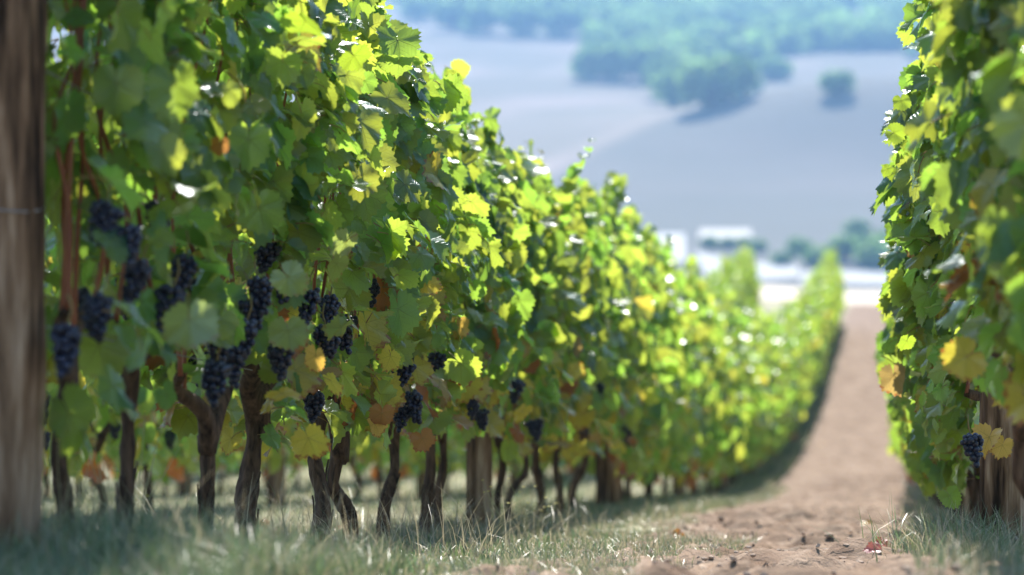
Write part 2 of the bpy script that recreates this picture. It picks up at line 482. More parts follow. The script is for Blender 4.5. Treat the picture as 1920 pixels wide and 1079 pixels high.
def far_tree_mesh(rng, rx, rz, h, n):
    g = Geo(); crown_geo(g, (0, 0, h), rx, rz, n, rng)
    t = Geo()
    V, L, T = tube(spline([(0, 0, -1), (rx * .03, 0, h * .4), (0, rx * .04, h)], 6), np.linspace(rx * .09, rx * .04, 6), 6)
    t.add(V, L, T)
    for q in range(4):
        a = q * 1.6 + rng.uniform(0, 1)
        V, L, T = tube(spline([(0, 0, h * .5), (math.cos(a) * rx * .3, math.sin(a) * rx * .3, h * .8), (math.cos(a) * rx * .5, math.sin(a) * rx * .5, h * 1.1)], 5), np.linspace(rx * .04, rx * .015, 5), 5)
        t.add(V, L, T)
    return g, t
far_protos = []
def far_tree(pos, scale, label, cat, group, first={}):
    key = RNG.integers(0, 4)
    r = empty('tree' if cat == 'tree' else 'bush', pos)
    tag(r, label, cat, group)
    if key not in first:
        g, t = far_tree_mesh(RNG, 1.0, .82, .62, 900)
        a = g.build('crown', M_TREE_LEAF, r); b = t.build('trunk', M_BARK, r)
        first[key] = (a, b)
    else:
        for o in first[key]:
            c = o.copy(); COL.objects.link(c); c.parent = r
    r.scale = (scale, scale, scale); r.rotation_euler = (0, 0, RNG.uniform(0, 6.28))
    return r

# the wood on the hillside: one mass, its front edge in trees one can tell apart
lower = [(700, 20), (760, 38), (860, 62), (1000, 70), (1150, 72), (1175, 70), (1118, 138), (1215, 150), (1245, 185), (1310, 200), (1365, 190), (1385, 165), (1420, 150), (1480, 150), (1500, 118), (1560, 122), (1640, 112), (1700, 130), (1990, 150)]
def lower_y(px):
    if px < 1120: return float(np.interp(px, [p[0] for p in lower[:5]], [p[1] for p in lower[:5]]))
    return float(np.interp(px, [1120, 1215, 1245, 1310, 1365, 1385, 1420, 1480, 1500, 1560, 1640, 1700, 1990], [145, 148, 182, 197, 188, 160, 150, 146, 128, 128, 124, 140, 160]))
wood = Geo(); rng = np.random.default_rng(5)
for q in range(950):
    px = rng.uniform(560, 1990); ly = lower_y(px)
    py = ly - 26 - rng.uniform(0, 1) * (ly + 90)
    if rng.random() < .1 and py > ly - 120 and px > 1150: continue
    x, y, z = ray_ground(px, py)
    crown_geo(wood, (x, y, z + 5), rng.uniform(8, 12.5), rng.uniform(7.5, 11), 200, rng, 1.35)
tag(wood.build('woodland', M_TREE_LEAF), kind='stuff')
edge_px = [(790, 44), (850, 58), (915, 64), (985, 68), (1060, 70), (1125, 72), (1130, 150), (1175, 152), (1222, 156), (1252, 186), (1292, 202), (1335, 203), (1368, 192)]
EDGE_WORDS = ['first', 'second', 'third', 'fourth', 'fifth', 'sixth']
for i, (px, py) in enumerate(edge_px):
    if i < 6: lab = 'hazy blue-green tree, %s from the left along the upper wood edge above the pale field' % EDGE_WORDS[i]
    else: lab = ['leftmost hazy tree of the lower wood lobe', 'second hazy tree from the left on the lower wood lobe', 'third hazy tree from the left on the lower wood lobe', 'hazy tree at the start of the lowest wood tongue', 'hazy tree left of centre on the lowest wood tongue', 'lowest hazy tree at the tip of the wood tongue', 'hazy tree at the right end of the lowest wood tongue'][i - 6]
    x, y, z = ray_ground(px, py)
    far_tree((x, y, z - .5), 11.5, lab, 'tree', 'trees along the edge of the hillside wood')
for (px, py, sc, lab) in [(1452, 150, 7.5, 'round hazy tree standing out below the wood edge'), (1572, 180, 6.0, 'lone dark blue tree in the field right of the wood tongue'),
                          (1408, 172, 4.5, 'small pale tree between the wood tongue and the round tree')]:
    x, y, z = ray_ground(px, py)
    far_tree((x, y, z - .5), sc, lab, 'tree', 'lone trees below the wood')
for (px, py, sc, lab) in [(1608, 446, 3.3, 'dark blue bush highest on the valley slope behind the row end'), (1500, 478, 3.0, 'long dark hedge bush left of the far row tip'), (1535, 500, 3.4, 'pale bush just left of the far row tip'),
                          (1590, 492, 4.6, 'broad hazy bush right of the far row tip'), (1640, 505, 5.0, 'large blue bush in the valley beside the right row'), (1615, 470, 3.4, 'bush between the high dark bush and the broad one'), (1660, 478, 4.2, 'hazy bush half behind the right row leaves'),
                          (1420, 472, 2.2, 'small dark bush alone beside the pale verge'), (1206, 492, 2.8, 'dark bush left of the white chalk plot'), (1330, 468, 2.4, 'low dark bush right of the white chalk plot'), (1365, 468, 2.2, 'low bush behind the white diagonal road'),
                          (1470, 500, 2.6, 'low hazy bush above the white lane'), (1700, 495, 4.8, 'blue valley bush hidden behind the right row'), (1395, 464, 2.0, 'low bush left of the small dark bush')]:
    x, y, z = ray_ground(px, py)
    far_tree((x, y, z - .3), sc, lab, 'bush', 'bushes on the valley floor')

# ------------------------------------------------------------------ leaf templates
def leaf_template(nang, rings, teeth, rng, petiole=True):
    key = np.array([0, 25, 50, 80, 108, 140, 160, 174, 180.])
    lobed = rng.uniform(0, 1)
    rad = np.array([1, 1 - .13 * lobed, 1, 1 - .16 * lobed, 1, 1 - .05 * lobed, 1, 1, 1]) * np.array([1.0, .90, .92, .78, .78, .68, .60, .42, .10]) * np.concatenate([[1], rng.uniform(.92, 1.06, 7), [1]])
    a = np.linspace(-180, 180, nang, endpoint=False) + 180.0 / nang
    r = np.interp(np.abs(a), key, rad)
    if teeth: r = r * (1 + .085 * (np.arange(nang) % 2 * 2 - 1) * np.clip((175 - np.abs(a)) / 20, 0, 1) * rng.uniform(.5, 1.2, nang))
    ar = np.radians(a)
    V = [(0, 0)]; fr = np.linspace(0, 1, rings + 1)[1:]
    for f in fr:
        V += list(np.stack([np.sin(ar) * r * f, np.cos(ar) * r * f], 1))
    V = np.array(V)
    fold = rng.uniform(-.1, .65); droop = rng.uniform(-.3, .8); wav = rng.uniform(.05, .17); tw = rng.uniform(-.3, .3); ph = rng.uniform(0, 6)
    x, y = V[:, 0], V[:, 1]; rr = np.hypot(x, y); an = np.arctan2(x, y)
    z = fold * np.abs(x) ** 1.2 - droop * np.clip(y, 0, 2) ** 2 * .5 + wav * rr ** 2 * np.sin(an * 5 + ph) - .09 * rr ** 2 + tw * x * y + .05 * np.sin(x * 7 + ph) * np.cos(y * 6 + ph) * rr
    # the blade puffs up between its veins
    z = z + .035 * rr * np.abs(np.sin((np.abs(an)) * 3.6))
    P = np.stack([x, y, z], 1)
    L = []; T = []
    for j in range(nang):
        k2 = (j + 1) % nang
        if j == nang - 1: continue
        L += [0, 1 + j, 1 + k2]; T.append(3)
        for q in range(rings - 1):
            o0 = 1 + q * nang; o1 = 1 + (q + 1) * nang
            L += [o0 + j, o1 + j, o1 + k2, o0 + k2]; T.append(4)
    M = [0] * len(T); UV = V.copy()
    if petiole:
        pt = np.array([(0, .0, 0), (0, -.28, -.12), (.05, -.62, -.40)])
        tv, tl, tt = tube(pt, np.array([.022, .02, .026]), 3, cap=False)
        L += list(tl + len(P)); T += list(tt); M += [1] * len(tt)
        P = np.vstack([P, tv]); UV = np.vstack([UV, np.zeros((len(tv), 2))])
    # faces listed clockwise from above: flip so that the upper side is the front
    return dict(V=P, L=np.array(L), T=np.array(T), M=np.array(M, np.int32), UV=UV)

trng = np.random.default_rng(3)
HI = [leaf_template(44, 3, True, trng) for _ in range(16)]
MID = [leaf_template(20, 2, False, trng) for _ in range(9)]
LOW = [leaf_template(12, 1, False, trng, False) for _ in range(5)]

def norm(a): return a / (np.linalg.norm(a, axis=-1, keepdims=True) + 1e-9)
def put_leaves(g, tmpl, P, N, TP, SZ, C1, C2, rng):
    """P: petiole joints, N: upper-side normals, TP: directions of the tips"""
    N = norm(N); TP = norm(TP - N * np.sum(TP * N, -1, keepdims=True)); B = np.cross(TP, N)
    which = rng.integers(0, len(tmpl), len(P))
    for k, t in enumerate(tmpl):
        i = np.nonzero(which == k)[0]
        if not len(i): continue
        v = t['V']; nv = len(v)
        asp = rng.uniform(.9, 1.12, len(i))
        W = (v[None, :, 0, None] * (B[i] * (SZ[i] * asp)[:, None])[:, None] + v[None, :, 1, None] * (TP[i] * SZ[i][:, None])[:, None] + v[None, :, 2, None] * (N[i] * SZ[i][:, None])[:, None]) + P[i][:, None]
        L = (t['L'][None] + (np.arange(len(i)) * nv)[:, None]).reshape(-1)
        uv = np.tile(t['UV'], (len(i), 1))
        g.add(W.reshape(-1, 3), L, np.tile(t['T'], len(i)), np.tile(t['M'], len(i)), uv=uv,
              tint=np.repeat(C1[i], nv, 0), through=np.repeat(C2[i], nv, 0))

def leaf_colours(n, hfrac, rng, autumn=1.0):
    c1 = np.array([.026, .085, .042]) * rng.uniform(.75, 1.35, (n, 1)) + rng.uniform(0, .03, (n, 1)) * np.array([1, .8, 0])
    c2 = np.array([.53, .73, .085]) * rng.uniform(.8, 1.2, (n, 1)) * np.stack([rng.uniform(.75, 1.3, n), np.ones(n), np.ones(n)], 1)
    blue = rng.random(n) < .35
    c1[blue] = c1[blue] * np.array([.6, .95, 1.5])
    low = np.clip(1 - hfrac / .42, 0, 1)
    r = rng.random(n)
    py = (.010 + .22 * low) * autumn; po = (.003 + .10 * low) * autumn
    yl = r < py; org = (r >= py) & (r < py + po)
    c1[yl] = np.array([.36, .32, .05]) * rng.uniform(.7, 1.2, (yl.sum(), 1)); c2[yl] = np.array([.80, .66, .08]) * rng.uniform(.75, 1.1, (yl.sum(), 1))
    c1[org] = np.array([.30, .11, .035]) * rng.uniform(.6, 1.2, (org.sum(), 1)); c2[org] = np.array([.66, .22, .05]) * rng.uniform(.6, 1.1, (org.sum(), 1))
    tan = org & (rng.random(n) < .6)
    c1[tan] = np.array([.36, .25, .11]) * rng.uniform(.6, 1.2, (tan.sum(), 1)); c2[tan] = np.array([.62, .42, .14]) * rng.uniform(.6, 1.1, (tan.sum(), 1))
    return c1, c2

CLUSTERS = []      # world positions of the bunches the photo shows: leaves are plucked in front of them
def canopy(n, half, zlo, zhi, rng, thick=.19, autumn=1.0, hole_at=None, cull=True, bottom_thin=True, faceside=1, seed=0):
    """leaf positions round a vine at the origin"""
    y = rng.uniform(-half, half, n); h = rng.uniform(0, 1, n) ** .93
    top = zhi + .15 * vnoise(y * 4 + seed * 3.1, y * 0, 41) * 2
    bot = zlo + .10 * vnoise(y * 5 + seed * 1.7, y * 0, 42) * 2
    z = bot + h * (top - bot)
    prof = np.interp(h, [0, .15, .5, .8, 1], [.62, .95, 1.05, .85, .42])
    lump = 1 + .95 * vnoise(y * 5 + seed * 9.3, z * 5, 43)
    side = np.where(rng.random(n) < .5, 1.0, -1.0)
    inner = rng.random(n) < .2
    q = np.where(inner, rng.uniform(0, .6, n), rng.uniform(.55, 1.1, n))
    x = side * thick * prof * lump * q
    # a few shoots push out of the hedge
    P = np.stack([x, y, z], 1)
    out = np.stack([side, np.zeros(n), np.zeros(n)], 1)
    up = np.array([0, 0, 1.0])
    N = out * rng.uniform(.5, 1.1, (n, 1)) + up * rng.uniform(-.05, .8, (n, 1)) + rng.normal(size=(n, 3)) * np.array([.35, .55, .25]) + np.array([-.04, -.12, 0])
    flat = rng.random(n) < .16 + .25 * h ** 3
    N[flat] = out[flat] * .25 + up + rng.normal(size=(int(flat.sum()), 3)) * .38
    TP = -up * rng.uniform(.6, 1.1, (n, 1)) + out * rng.uniform(0, .5, (n, 1)) + rng.normal(size=(n, 3)) * .38
    SZ = .028 + .048 * rng.random(n) ** .8 * np.where(h > .88, .75, 1.0)
    C1, C2 = leaf_colours(n, h, rng, autumn)
    if bottom_thin:
        keep = rng.random(n) < np.interp(h, [0, .12, .34, .5], [.5, .62, .78, 1])
        P, N, TP, SZ, C1, C2 = P[keep], N[keep], TP[keep], SZ[keep], C1[keep], C2[keep]
    if hole_at is not None and len(CLUSTERS):
        Wd = P + hole_at; ctr = Wd + norm(TP) * SZ[:, None] * .4
        C = np.array(CLUSTERS); eye = np.array([0, 0, CZ])
        keep = np.ones(len(P), bool)
        for c in C:
            if abs(c[1] - hole_at[1]) > 1.5: continue
            d = c - eye; D = np.linalg.norm(d); d /= D
            rel = ctr - eye; al = rel @ d; pe = np.linalg.norm(rel - al[:, None] * d, axis=1)
            bad = (al < D + .03) & (al > D - 2.2) & (pe < .05)
            keep &= ~(bad & (rng.random(len(P)) < .72))
        P, N, TP, SZ, C1, C2 = P[keep], N[keep], TP[keep], SZ[keep], C1[keep], C2[keep]
    return P, N, TP, SZ, C1, C2

# ------------------------------------------------------------------ grapes
def ico(sub):
    import bmesh
    bm = bmesh.new(); bmesh.ops.create_icosphere(bm, subdivisions=sub, radius=1)
    V = np.array([v.co[:] for v in bm.verts]); Fc = np.array([[v.index for v in f.verts] for f in bm.faces]); bm.free()
    return V, Fc
ICO2, ICO2F = ico(2); ICO1, ICO1F = ico(1)
def cluster_mesh(rng, ln, wd, sub=2):
    g = Geo(); pts = []
    tries = 0
    while tries < 2600 and len(pts) < 95:
        tries += 1
        t = rng.uniform(0, 1) ** .8; w_ = wd * np.interp(t, [0, .15, .5, 1], [.7, 1, .8, .25])
        a = rng.uniform(0, 6.283); r = w_ * math.sqrt(rng.uniform(.25, 1))
        p = np.array([math.cos(a) * r, math.sin(a) * r, -t * ln])
        if all(np.sum((p - o) ** 2) > .0118 ** 2 for o in pts): pts.append(p)
    V0, F0 = (ICO2, ICO2F) if sub == 2 else (ICO1, ICO1F)
    for p in pts:
        r = rng.uniform(.0068, .0086)
        g.add(V0 * r * np.array([1, 1, rng.uniform(.95, 1.1)]) + p, F0.ravel(), np.full(len(F0), 3))
    return g
CL_PROTO = []; CL_FAR = []
crng = np.random.default_rng(19)
def grape_cluster(parent, loc, k, near=True, tilt=0.0):
    store = CL_PROTO if near else CL_FAR
    k = k % (7 if near else 3)
    while len(store) <= k:
        store.append(None)
    if store[k] is None:
        g = cluster_mesh(crng, crng.uniform(.055, .092), crng.uniform(.020, .031), 2 if near else 1)
        o = g.build('grape_cluster', M_GRAPE, parent); s_ = None
        if near:
            sg = Geo(); V, L, T = tube(spline([(0, 0, -.04), (.002, 0, 0), (.006, .004, .03), (.0, .0, .055)], 8), np.linspace(.0016, .0022, 8), 5); sg.add(V, L, T)
            s_ = sg.build('cluster_stem', M_STEMG, o)
        store[k] = (o, s_)
    else:
        o0, s0 = store[k]; o = o0.copy(); COL.objects.link(o); o.parent = parent
        if s0: s_ = s0.copy(); COL.objects.link(s_); s_.parent = o
    o.location = loc; o.rotation_euler = (tilt, crng.uniform(-.25, .25), crng.uniform(0, 6.28))
    sc = crng.uniform(.85, 1.05); o.scale = (sc, sc, sc)
    return o

# ------------------------------------------------------------------ trunk and canes
def trunk_geo(rng, h=.32, lean=(0, 0), r=.021, hi=True):
    g = Geo()
    w1 = rng.normal(size=2) * .018; w2 = rng.normal(size=2) * .014
    pts = [(0, 0, -.06), (w1[0], w1[1], h * .3), (lean[0] * .6 + w2[0], lean[1] * .6 + w2[1], h * .65), (lean[0], lean[1], h)]
    n = 26 if hi else 8
    c = spline(pts, n); t = np.linspace(0, 1, n)
    r = r * rng.uniform(.85, 1.3); rad = r * .64 * (1.35 - .55 * t + .45 * np.exp(-((t - 1) / .12) ** 2)) * (1 + .16 * vnoise(t * 9, t * 0 + rng.uniform(0, 99), 7) * 2)
    V, L, T = tube(c, rad, 18 if hi else 7, .22, 7, True, rng.uniform(0, 6), .12 if hi else 0); g.add(V, L, T)
    # peeling bark strips
    if hi:
        for q in range(7):
            a = rng.uniform(0, 6.28); i0 = rng.integers(1, n - 9); m = rng.integers(4, 8)
            off = np.array([math.cos(a), math.sin(a), 0]) * r
            pp = c[i0:i0 + m] + off * np.linspace(.72, .92, m)[:, None]
            V, L, T = tube(pp, .0028, 4); g.add(V, L, T)
    ends = []
    for sg in (1, -1):
        y1 = sg * rng.uniform(.07, .14); top = np.array([lean[0], lean[1], h])
        arm = spline([top - np.array([0, 0, .03]), top + np.array([rng.normal() * .01, y1 * .5, .05]), top + np.array([rng.normal() * .02, y1, .10]), top + np.array([rng.normal() * .02, y1 * 1.5, .13])], 12 if hi else 5)
        V, L, T = tube(arm, np.linspace(r * .85, r * .42, len(arm)), 12 if hi else 5, .2, 5, True, 1.0, .1 if hi else 0); g.add(V, L, T)
        ends += [arm[len(arm) // 2], arm[-1]]
    return g, ends

def cane_geo(rng, p0, ztop, wander=.05):
    p0 = np.asarray(p0)
    n = 5; pts = [p0]
    x, y = p0[0], p0[1]
    for i in range(1, n):
        x = x * .8 + rng.normal() * wander * .5; y += rng.normal() * wander
        pts.append(np.array([x, y, p0[2] + (ztop - p0[2]) * i / (n - 1)]))
    c = spline(pts, 26); r = np.linspace(.0052, .0022, 26)
    r = r * (1 + .25 * (np.arange(26) % 5 == 0))
    g = Geo(); V, L, T = tube(c, r, 7); g.add(V, L, T); return g

# vines of the left row whose trunks can be told apart, by where the trunk meets the ground
def row_y(px, x0):                                        # the y of a point of the row x0 that stands at picture column px
    t = (px - 960) / F; c, s = math.cos(TH), math.sin(TH)
    return x0 * (c + t * s) / (t * c - s) if abs(t * c - s) > 1e-6 else 60.0
XL, XR = -1.46, 0.24
# (column, lean towards the far end, trunk height, radius)
near_left = [(120, .02, .33, .020), (225, .03, .33, .021), (380, -.02, .27, .026), (468, .05, .33, .025), (585, .14, .36, .023), (655, -.05, .27, .021), (722, .10, .33, .020), (790, .02, .34, .023),
             (838, -.03, .34, .018), (935, .03, .33, .018), (968, .08, .33, .018), (1006, -.10, .34, .018), (1040, .0, .33, .018), (1085, -.05, .34, .019)]
# bunches: picture column and row of the middle, and how far in front of the row line they hang
bunches = [(203, 440, .12), (240, 485, .15), (265, 545, .14), (345, 535, .16), (322, 592, .15), (350, 580, .13), (486, 570, .17), (502, 500, .12), (531, 560, .15), (583, 588, .19), (618, 600, .16), (462, 650, .17),
           (466, 605, .15), (524, 690, .20), (612, 655, .19), (636, 655, .17), (404, 660, .14), (407, 732, .16), (437, 700, .15), (695, 565, .12), (592, 778, .10), (757, 715, .16), (817, 698, .16), (772, 772, .16), (760, 800, .14),
           (888, 770, .16), (903, 800, .15), (970, 742, .16), (1002, 815, .15), (1095, 810, .15), (1125, 742, .16), (1135, 760, .1), (125, 670, .1), (183, 610, .1), (300, 430, .08)]
for (px, py, off) in bunches: CLUSTERS.append(on_plane(px, py, XL + off))

ORD = ['first', 'second', 'third', 'fourth', 'fifth', 'sixth', 'seventh', 'eighth', 'ninth', 'tenth', 'eleventh', 'twelfth', 'thirteenth', 'fourteenth', 'fifteenth', 'sixteenth', 'seventeenth', 'eighteenth']
vrng = np.random.default_rng(77)
NEAR = []          # (empty, y, x) for giving bunches and odd leaves to their vine
def near_vine(x0, y, half, lean, h, r, label, group, nleaf, zlo=.29, ztop=1.40, thick=.19, autumn=1.0, seed=0, xoff=0.0):
    zg = float(ground_z(x0, y))
    e = empty('grapevine', (x0, y, zg)); tag(e, label, 'grapevine', group)
    g, ends = trunk_geo(vrng, h, (vrng.normal() * .015, lean), r)
    g.build('trunk', M_BARK, e)
    for q in range(5):
        p = ends[q % 4]
        cane_geo(vrng, p, ztop - vrng.uniform(.02, .4)).build('shoot', M_CANE, e)
    P, N, TP, SZ, C1, C2 = canopy(nleaf, half, zlo, ztop, vrng, thick, autumn, hole_at=np.array([x0 + xoff, y, zg]), seed=seed)
    P = P + np.array([xoff, 0, 0])
    # shoots that stick out above the hedge
    ns = 3
    for q in range(ns):
        b = np.array([vrng.normal() * .06 + xoff, vrng.uniform(-half, half), ztop - .1]); ln = vrng.uniform(.08, .24); dr = norm(np.array([vrng.normal() * .3, vrng.normal() * .3, 1.0]))
        m = int(ln / .035) + 2; t = np.linspace(0, 1, m)[:, None]
        PP = b + dr * t * ln; sg = np.where(np.arange(m) % 2, 1.0, -1.0)[:, None]
        o = np.array([vrng.normal(), vrng.normal(), .1]); o = norm(o)
        c1, c2 = leaf_colours(m, np.ones(m), vrng)
        P = np.vstack([P, PP]); N = np.vstack([N, sg * o * .4 + np.array([0, 0, 1.0]) + vrng.normal(size=(m, 3)) * .3]); TP = np.vstack([TP, sg * o + vrng.normal(size=(m, 3)) * .3])
        SZ = np.concatenate([SZ, np.linspace(.05, .022, m)]); C1 = np.vstack([C1, c1]); C2 = np.vstack([C2, c2])
    g = Geo(); put_leaves(g, HI, P, N, TP, SZ, C1, C2, vrng)
    g.build('foliage', [M_LEAF, M_PETI], e)
    NEAR.append((e, y, x0))
    return e

ys = [row_y(px, XL) for px, *_ in near_left]
for i, (px, lean, h, r) in enumerate(near_left):
    y = ys[i]
    lo = y - (y - (ys[i - 1] if i else 4.95)) / 2; hi_ = (y + ys[i + 1]) / 2 if i + 1 < len(ys) else y + .35
    if i == 0: lo = 5.02
    half = max(.30, (hi_ - lo) / 2 * 1.15)
    side = ['beyond the tall left post', 'beyond the tall left post'][0]
    near_vine(XL, y, half, lean, h, r, '%s grapevine of the left row counting from the near weathered post' % ORD[i], 'grapevines of the left row', int(half * 2 * (760 if i < 5 else 640)),
              zlo=.30 + .03 * (i % 3), ztop=1.45 if i < 4 else 1.36, thick=.20, autumn=.3 if i < 3 else (1.2 if i < 5 else 1.7), seed=i)
# right row, near part
yr = [4.75, 5.35, 5.95, 8.0, 8.35, 8.8, 9.1, 9.8, 10.5, 11.2, 11.9]
for i, y in enumerate(yr):
    near_vine(XR, y, .78 if 5.9 < y < 8 else .36, vrng.normal() * .04, .30, .021, '%s grapevine of the right row counting from the camera' % ORD[i], 'grapevines of the right row', 1150 if 5.9 < y < 8 else 580,
              zlo=.27 if i > 3 else .40, ztop=1.5, thick=.16 if y < 5.8 else .18, autumn=.6, seed=40 + i, xoff=.12 if y < 5.8 else (.07 if y < 7 else (.005 if y < 8 else -.02)))

def nearest(x0, y):
    return min((v for v in NEAR if v[2] == x0), key=lambda v: abs(v[1] - y))[0]
for i, c in enumerate(CLUSTERS):
    e = nearest(XL, c[1]); grape_cluster(e, Vector(c) - e.location + Vector((0, 0, .05)), i, True, vrng.uniform(-.3, .3))
for (px, py) in [(1822, 850)]:
    c = on_plane(px, py, .16); e = nearest(XR, c[1]); grape_cluster(e, Vector(c) - e.location + Vector((0, 0, .04)), 3, True)
for e, y, x0 in NEAR:                      # bunches deeper in the leaves
    for q in range(2 if x0 == XL else 0):
        grape_cluster(e, Vector((vrng.uniform(-.15, .05), vrng.uniform(-.25, .25), vrng.uniform(.42, .62))), q + 1, True)

# single leaves that catch the eye: column, row, offset from the row line, size, kind, roll
YEL = ((.42, .34, .05), (.85, .68, .09)); ORA = ((.30, .14, .05), (.58, .26, .07)); GRN = ((.06, .15, .035), (.50, .66, .05)); PAL = ((.16, .22, .08), (.45, .55, .12)); GOL = ((.50, .33, .08), (.80, .50, .10))
odd = [(578, 822, .22, .060, YEL, .1, XL), (598, 838, .21, .040, ORA, -.4, XL), (528, 738, .22, .055, YEL, .3, XL), (648, 455, .26, .058, PAL, -.15, XL), (632, 495, .25, .05, PAL, .3, XL), (732, 668, .22, .05, YEL, -.2, XL), (716, 775, .20, .052, ORA, .3, XL),
       (702, 795, .18, .045, GOL, -.2, XL), (792, 822, .2, .055, ORA, 0, XL), (878, 702, .22, .058, ORA, .5, XL), (800, 535, .24, .05, YEL, 1.2, XL), (592, 668, .23, .045, GOL, 0, XL), (545, 640, .22, .05, ORA, .8, XL), (573, 40, .30, .075, GRN, .1, XL), (663, 105, .28, .055, GRN, .1, XL),
       (620, 715, .22, .045, YEL, .9, XL), (640, 615, .24, .05, PAL, .1, XL), (540, 520, .25, .058, PAL, 1.0, XL), (540, 620, .24, .055, PAL, -.3, XL), (355, 600, .24, .075, PAL, .2, XL), (980, 770, .22, .06, YEL, 0, XL), (860, 610, .22, .05, GOL, .3, XL), (412, 270, .22, .03, ORA, 0, XL),
       (1855, 820, .02, .058, GOL, .1, XR), (1880, 835, .03, .045, GOL, -.5, XR), (1675, 250, -.30, .036, GRN, .8, XR), (1690, 190, -.27, .033, GRN, .2, XR), (1664, 318, -.33, .024, GRN, .1, XR), (1680, 325, -.29, .028, GRN, -.3, XR), (1780, 930, -.05, .04, GRN, 0, XR), (1700, 640, -.22, .035, GRN, .2, XR)]
for i, (px, py, off, sz, kd, roll, x0) in enumerate(odd):
    if x0 == XL: c = on_plane(px, py, XL + off)
    else:
        d = 7.3 / math.cos(TH) if px < 1800 or True else 7
        dx = (px - 960) / F; c_, s_ = math.cos(TH), math.sin(TH)
        c = np.array([dx * c_ - s_, dx * s_ + c_, (540 - py) / F]) * 7.1 + np.array([0, 0, CZ])
    e = nearest(x0, c[1]); g = Geo()
    tocam = norm(np.array([0 - c[0], 0 - c[1], .15]))
    N = (tocam * -1 if kd in (PAL, YEL) and i % 2 else tocam) + vrng.normal(size=3) * .5
    TP = np.array([math.sin(roll) * .99, 0, -math.cos(roll)]) + vrng.normal(size=3) * .3
    c1 = np.array([kd[0]]) * 1.0; c2 = np.array([kd[1]])
    put_leaves(g, [HI[i % len(HI)]], np.array([c]) - np.array(e.location), N[None], TP[None], np.array([sz * (.78 if kd is ORA else .88)]), c1, c2, vrng)
    o = g.build('leaf', [M_LEAF, M_PETI], e)
    o['label'] = {id(YEL): 'yellow autumn leaf', id(ORA): 'orange brown autumn leaf', id(GRN): 'bright sunlit green leaf', id(PAL): 'pale green leaf with dark veins', id(GOL): 'golden curled autumn leaf'}[id(kd)]

# ------------------------------------------------------------------ far vines: a few kinds, copied along the rows
def far_kind(seed):
    rng = np.random.default_rng(seed)
    g, ends = trunk_geo(rng, .30, (0, rng.normal() * .05), .022, False)
    P, N, TP, SZ, C1, C2 = canopy(520, .50, .25, 1.34, rng, .20, 1.0, seed=seed, bottom_thin=True)
    for q in range(8):
        b = np.array([rng.normal() * .05, rng.uniform(-.45, .45), 1.26]); ln = rng.uniform(.12, .36); m = 9; t = np.linspace(0, 1, m)[:, None]
        P = np.vstack([P, b + np.array([rng.normal() * .2, rng.normal() * .2, 1]) * t * ln]); N = np.vstack([N, rng.normal(size=(m, 3)) + np.array([0, 0, .8])]); TP = np.vstack([TP, rng.normal(size=(m, 3))])
        SZ = np.concatenate([SZ, np.full(m, .042)]); c1, c2 = leaf_colours(m, np.ones(m), rng); C1 = np.vstack([C1, c1]); C2 = np.vstack([C2, c2])
    f = Geo(); put_leaves(f, MID, P, N, TP, SZ * 1.08, C1, C2, rng)
    return g, f
KINDS = [far_kind(100 + i) for i in range(7)]
KOBJ = {}
def far_vine(x0, y, label, group):
    k = int(vrng.integers(0, len(KINDS)))
    e = empty('grapevine', (x0 + vrng.normal() * .015, y, float(ground_z(x0, y)))); tag(e, label, 'grapevine', group)
    if vrng.random() < .5: e.rotation_euler = (0, 0, math.pi)
    e.scale = (1, 1, vrng.uniform(.96, 1.05))
    if k not in KOBJ:
        g, f = KINDS[k]; KOBJ[k] = (g.build('trunk', M_BARK, e), f.build('foliage', [M_LEAF_FAR, M_PETI], e))
    else:
        for o in KOBJ[k]:
            c = o.copy(); COL.objects.link(c); c.parent = e
    if y < 26:
        for q in range(5): grape_cluster(e, Vector((vrng.choice([-.14, .14, .17]), vrng.uniform(-.35, .35), vrng.uniform(.36, .6))), q, False)
y = ys[-1] + .8; i = 0
while y < 62.2:
    if y < 20: lab = '%s blurred grapevine beyond the sharp ones in the left row' % ORD[i]
    else: lab = 'blurred sunlit grapevine far down the left row'
    far_vine(XL, y, lab, 'grapevines of the left row' if y < 20 else 'far grapevines of the left row'); y += .88; i += 1
y = 12.7
while y < 60:
    far_vine(XR, y, 'grapevine far down the right row beside the bare path', 'far grapevines of the right row'); y += .92
for x0, y0, name in ((-3.16, 9.6, 'second'), (-4.86, 15.5, 'third'), (-6.56, 21, 'fourth')):
    y = y0
    while y < 62.2:
        far_vine(x0, y, 'blurred grapevine of the %s row, behind the left row' % name, 'grapevines of the %s row from the path' % name); y += .92

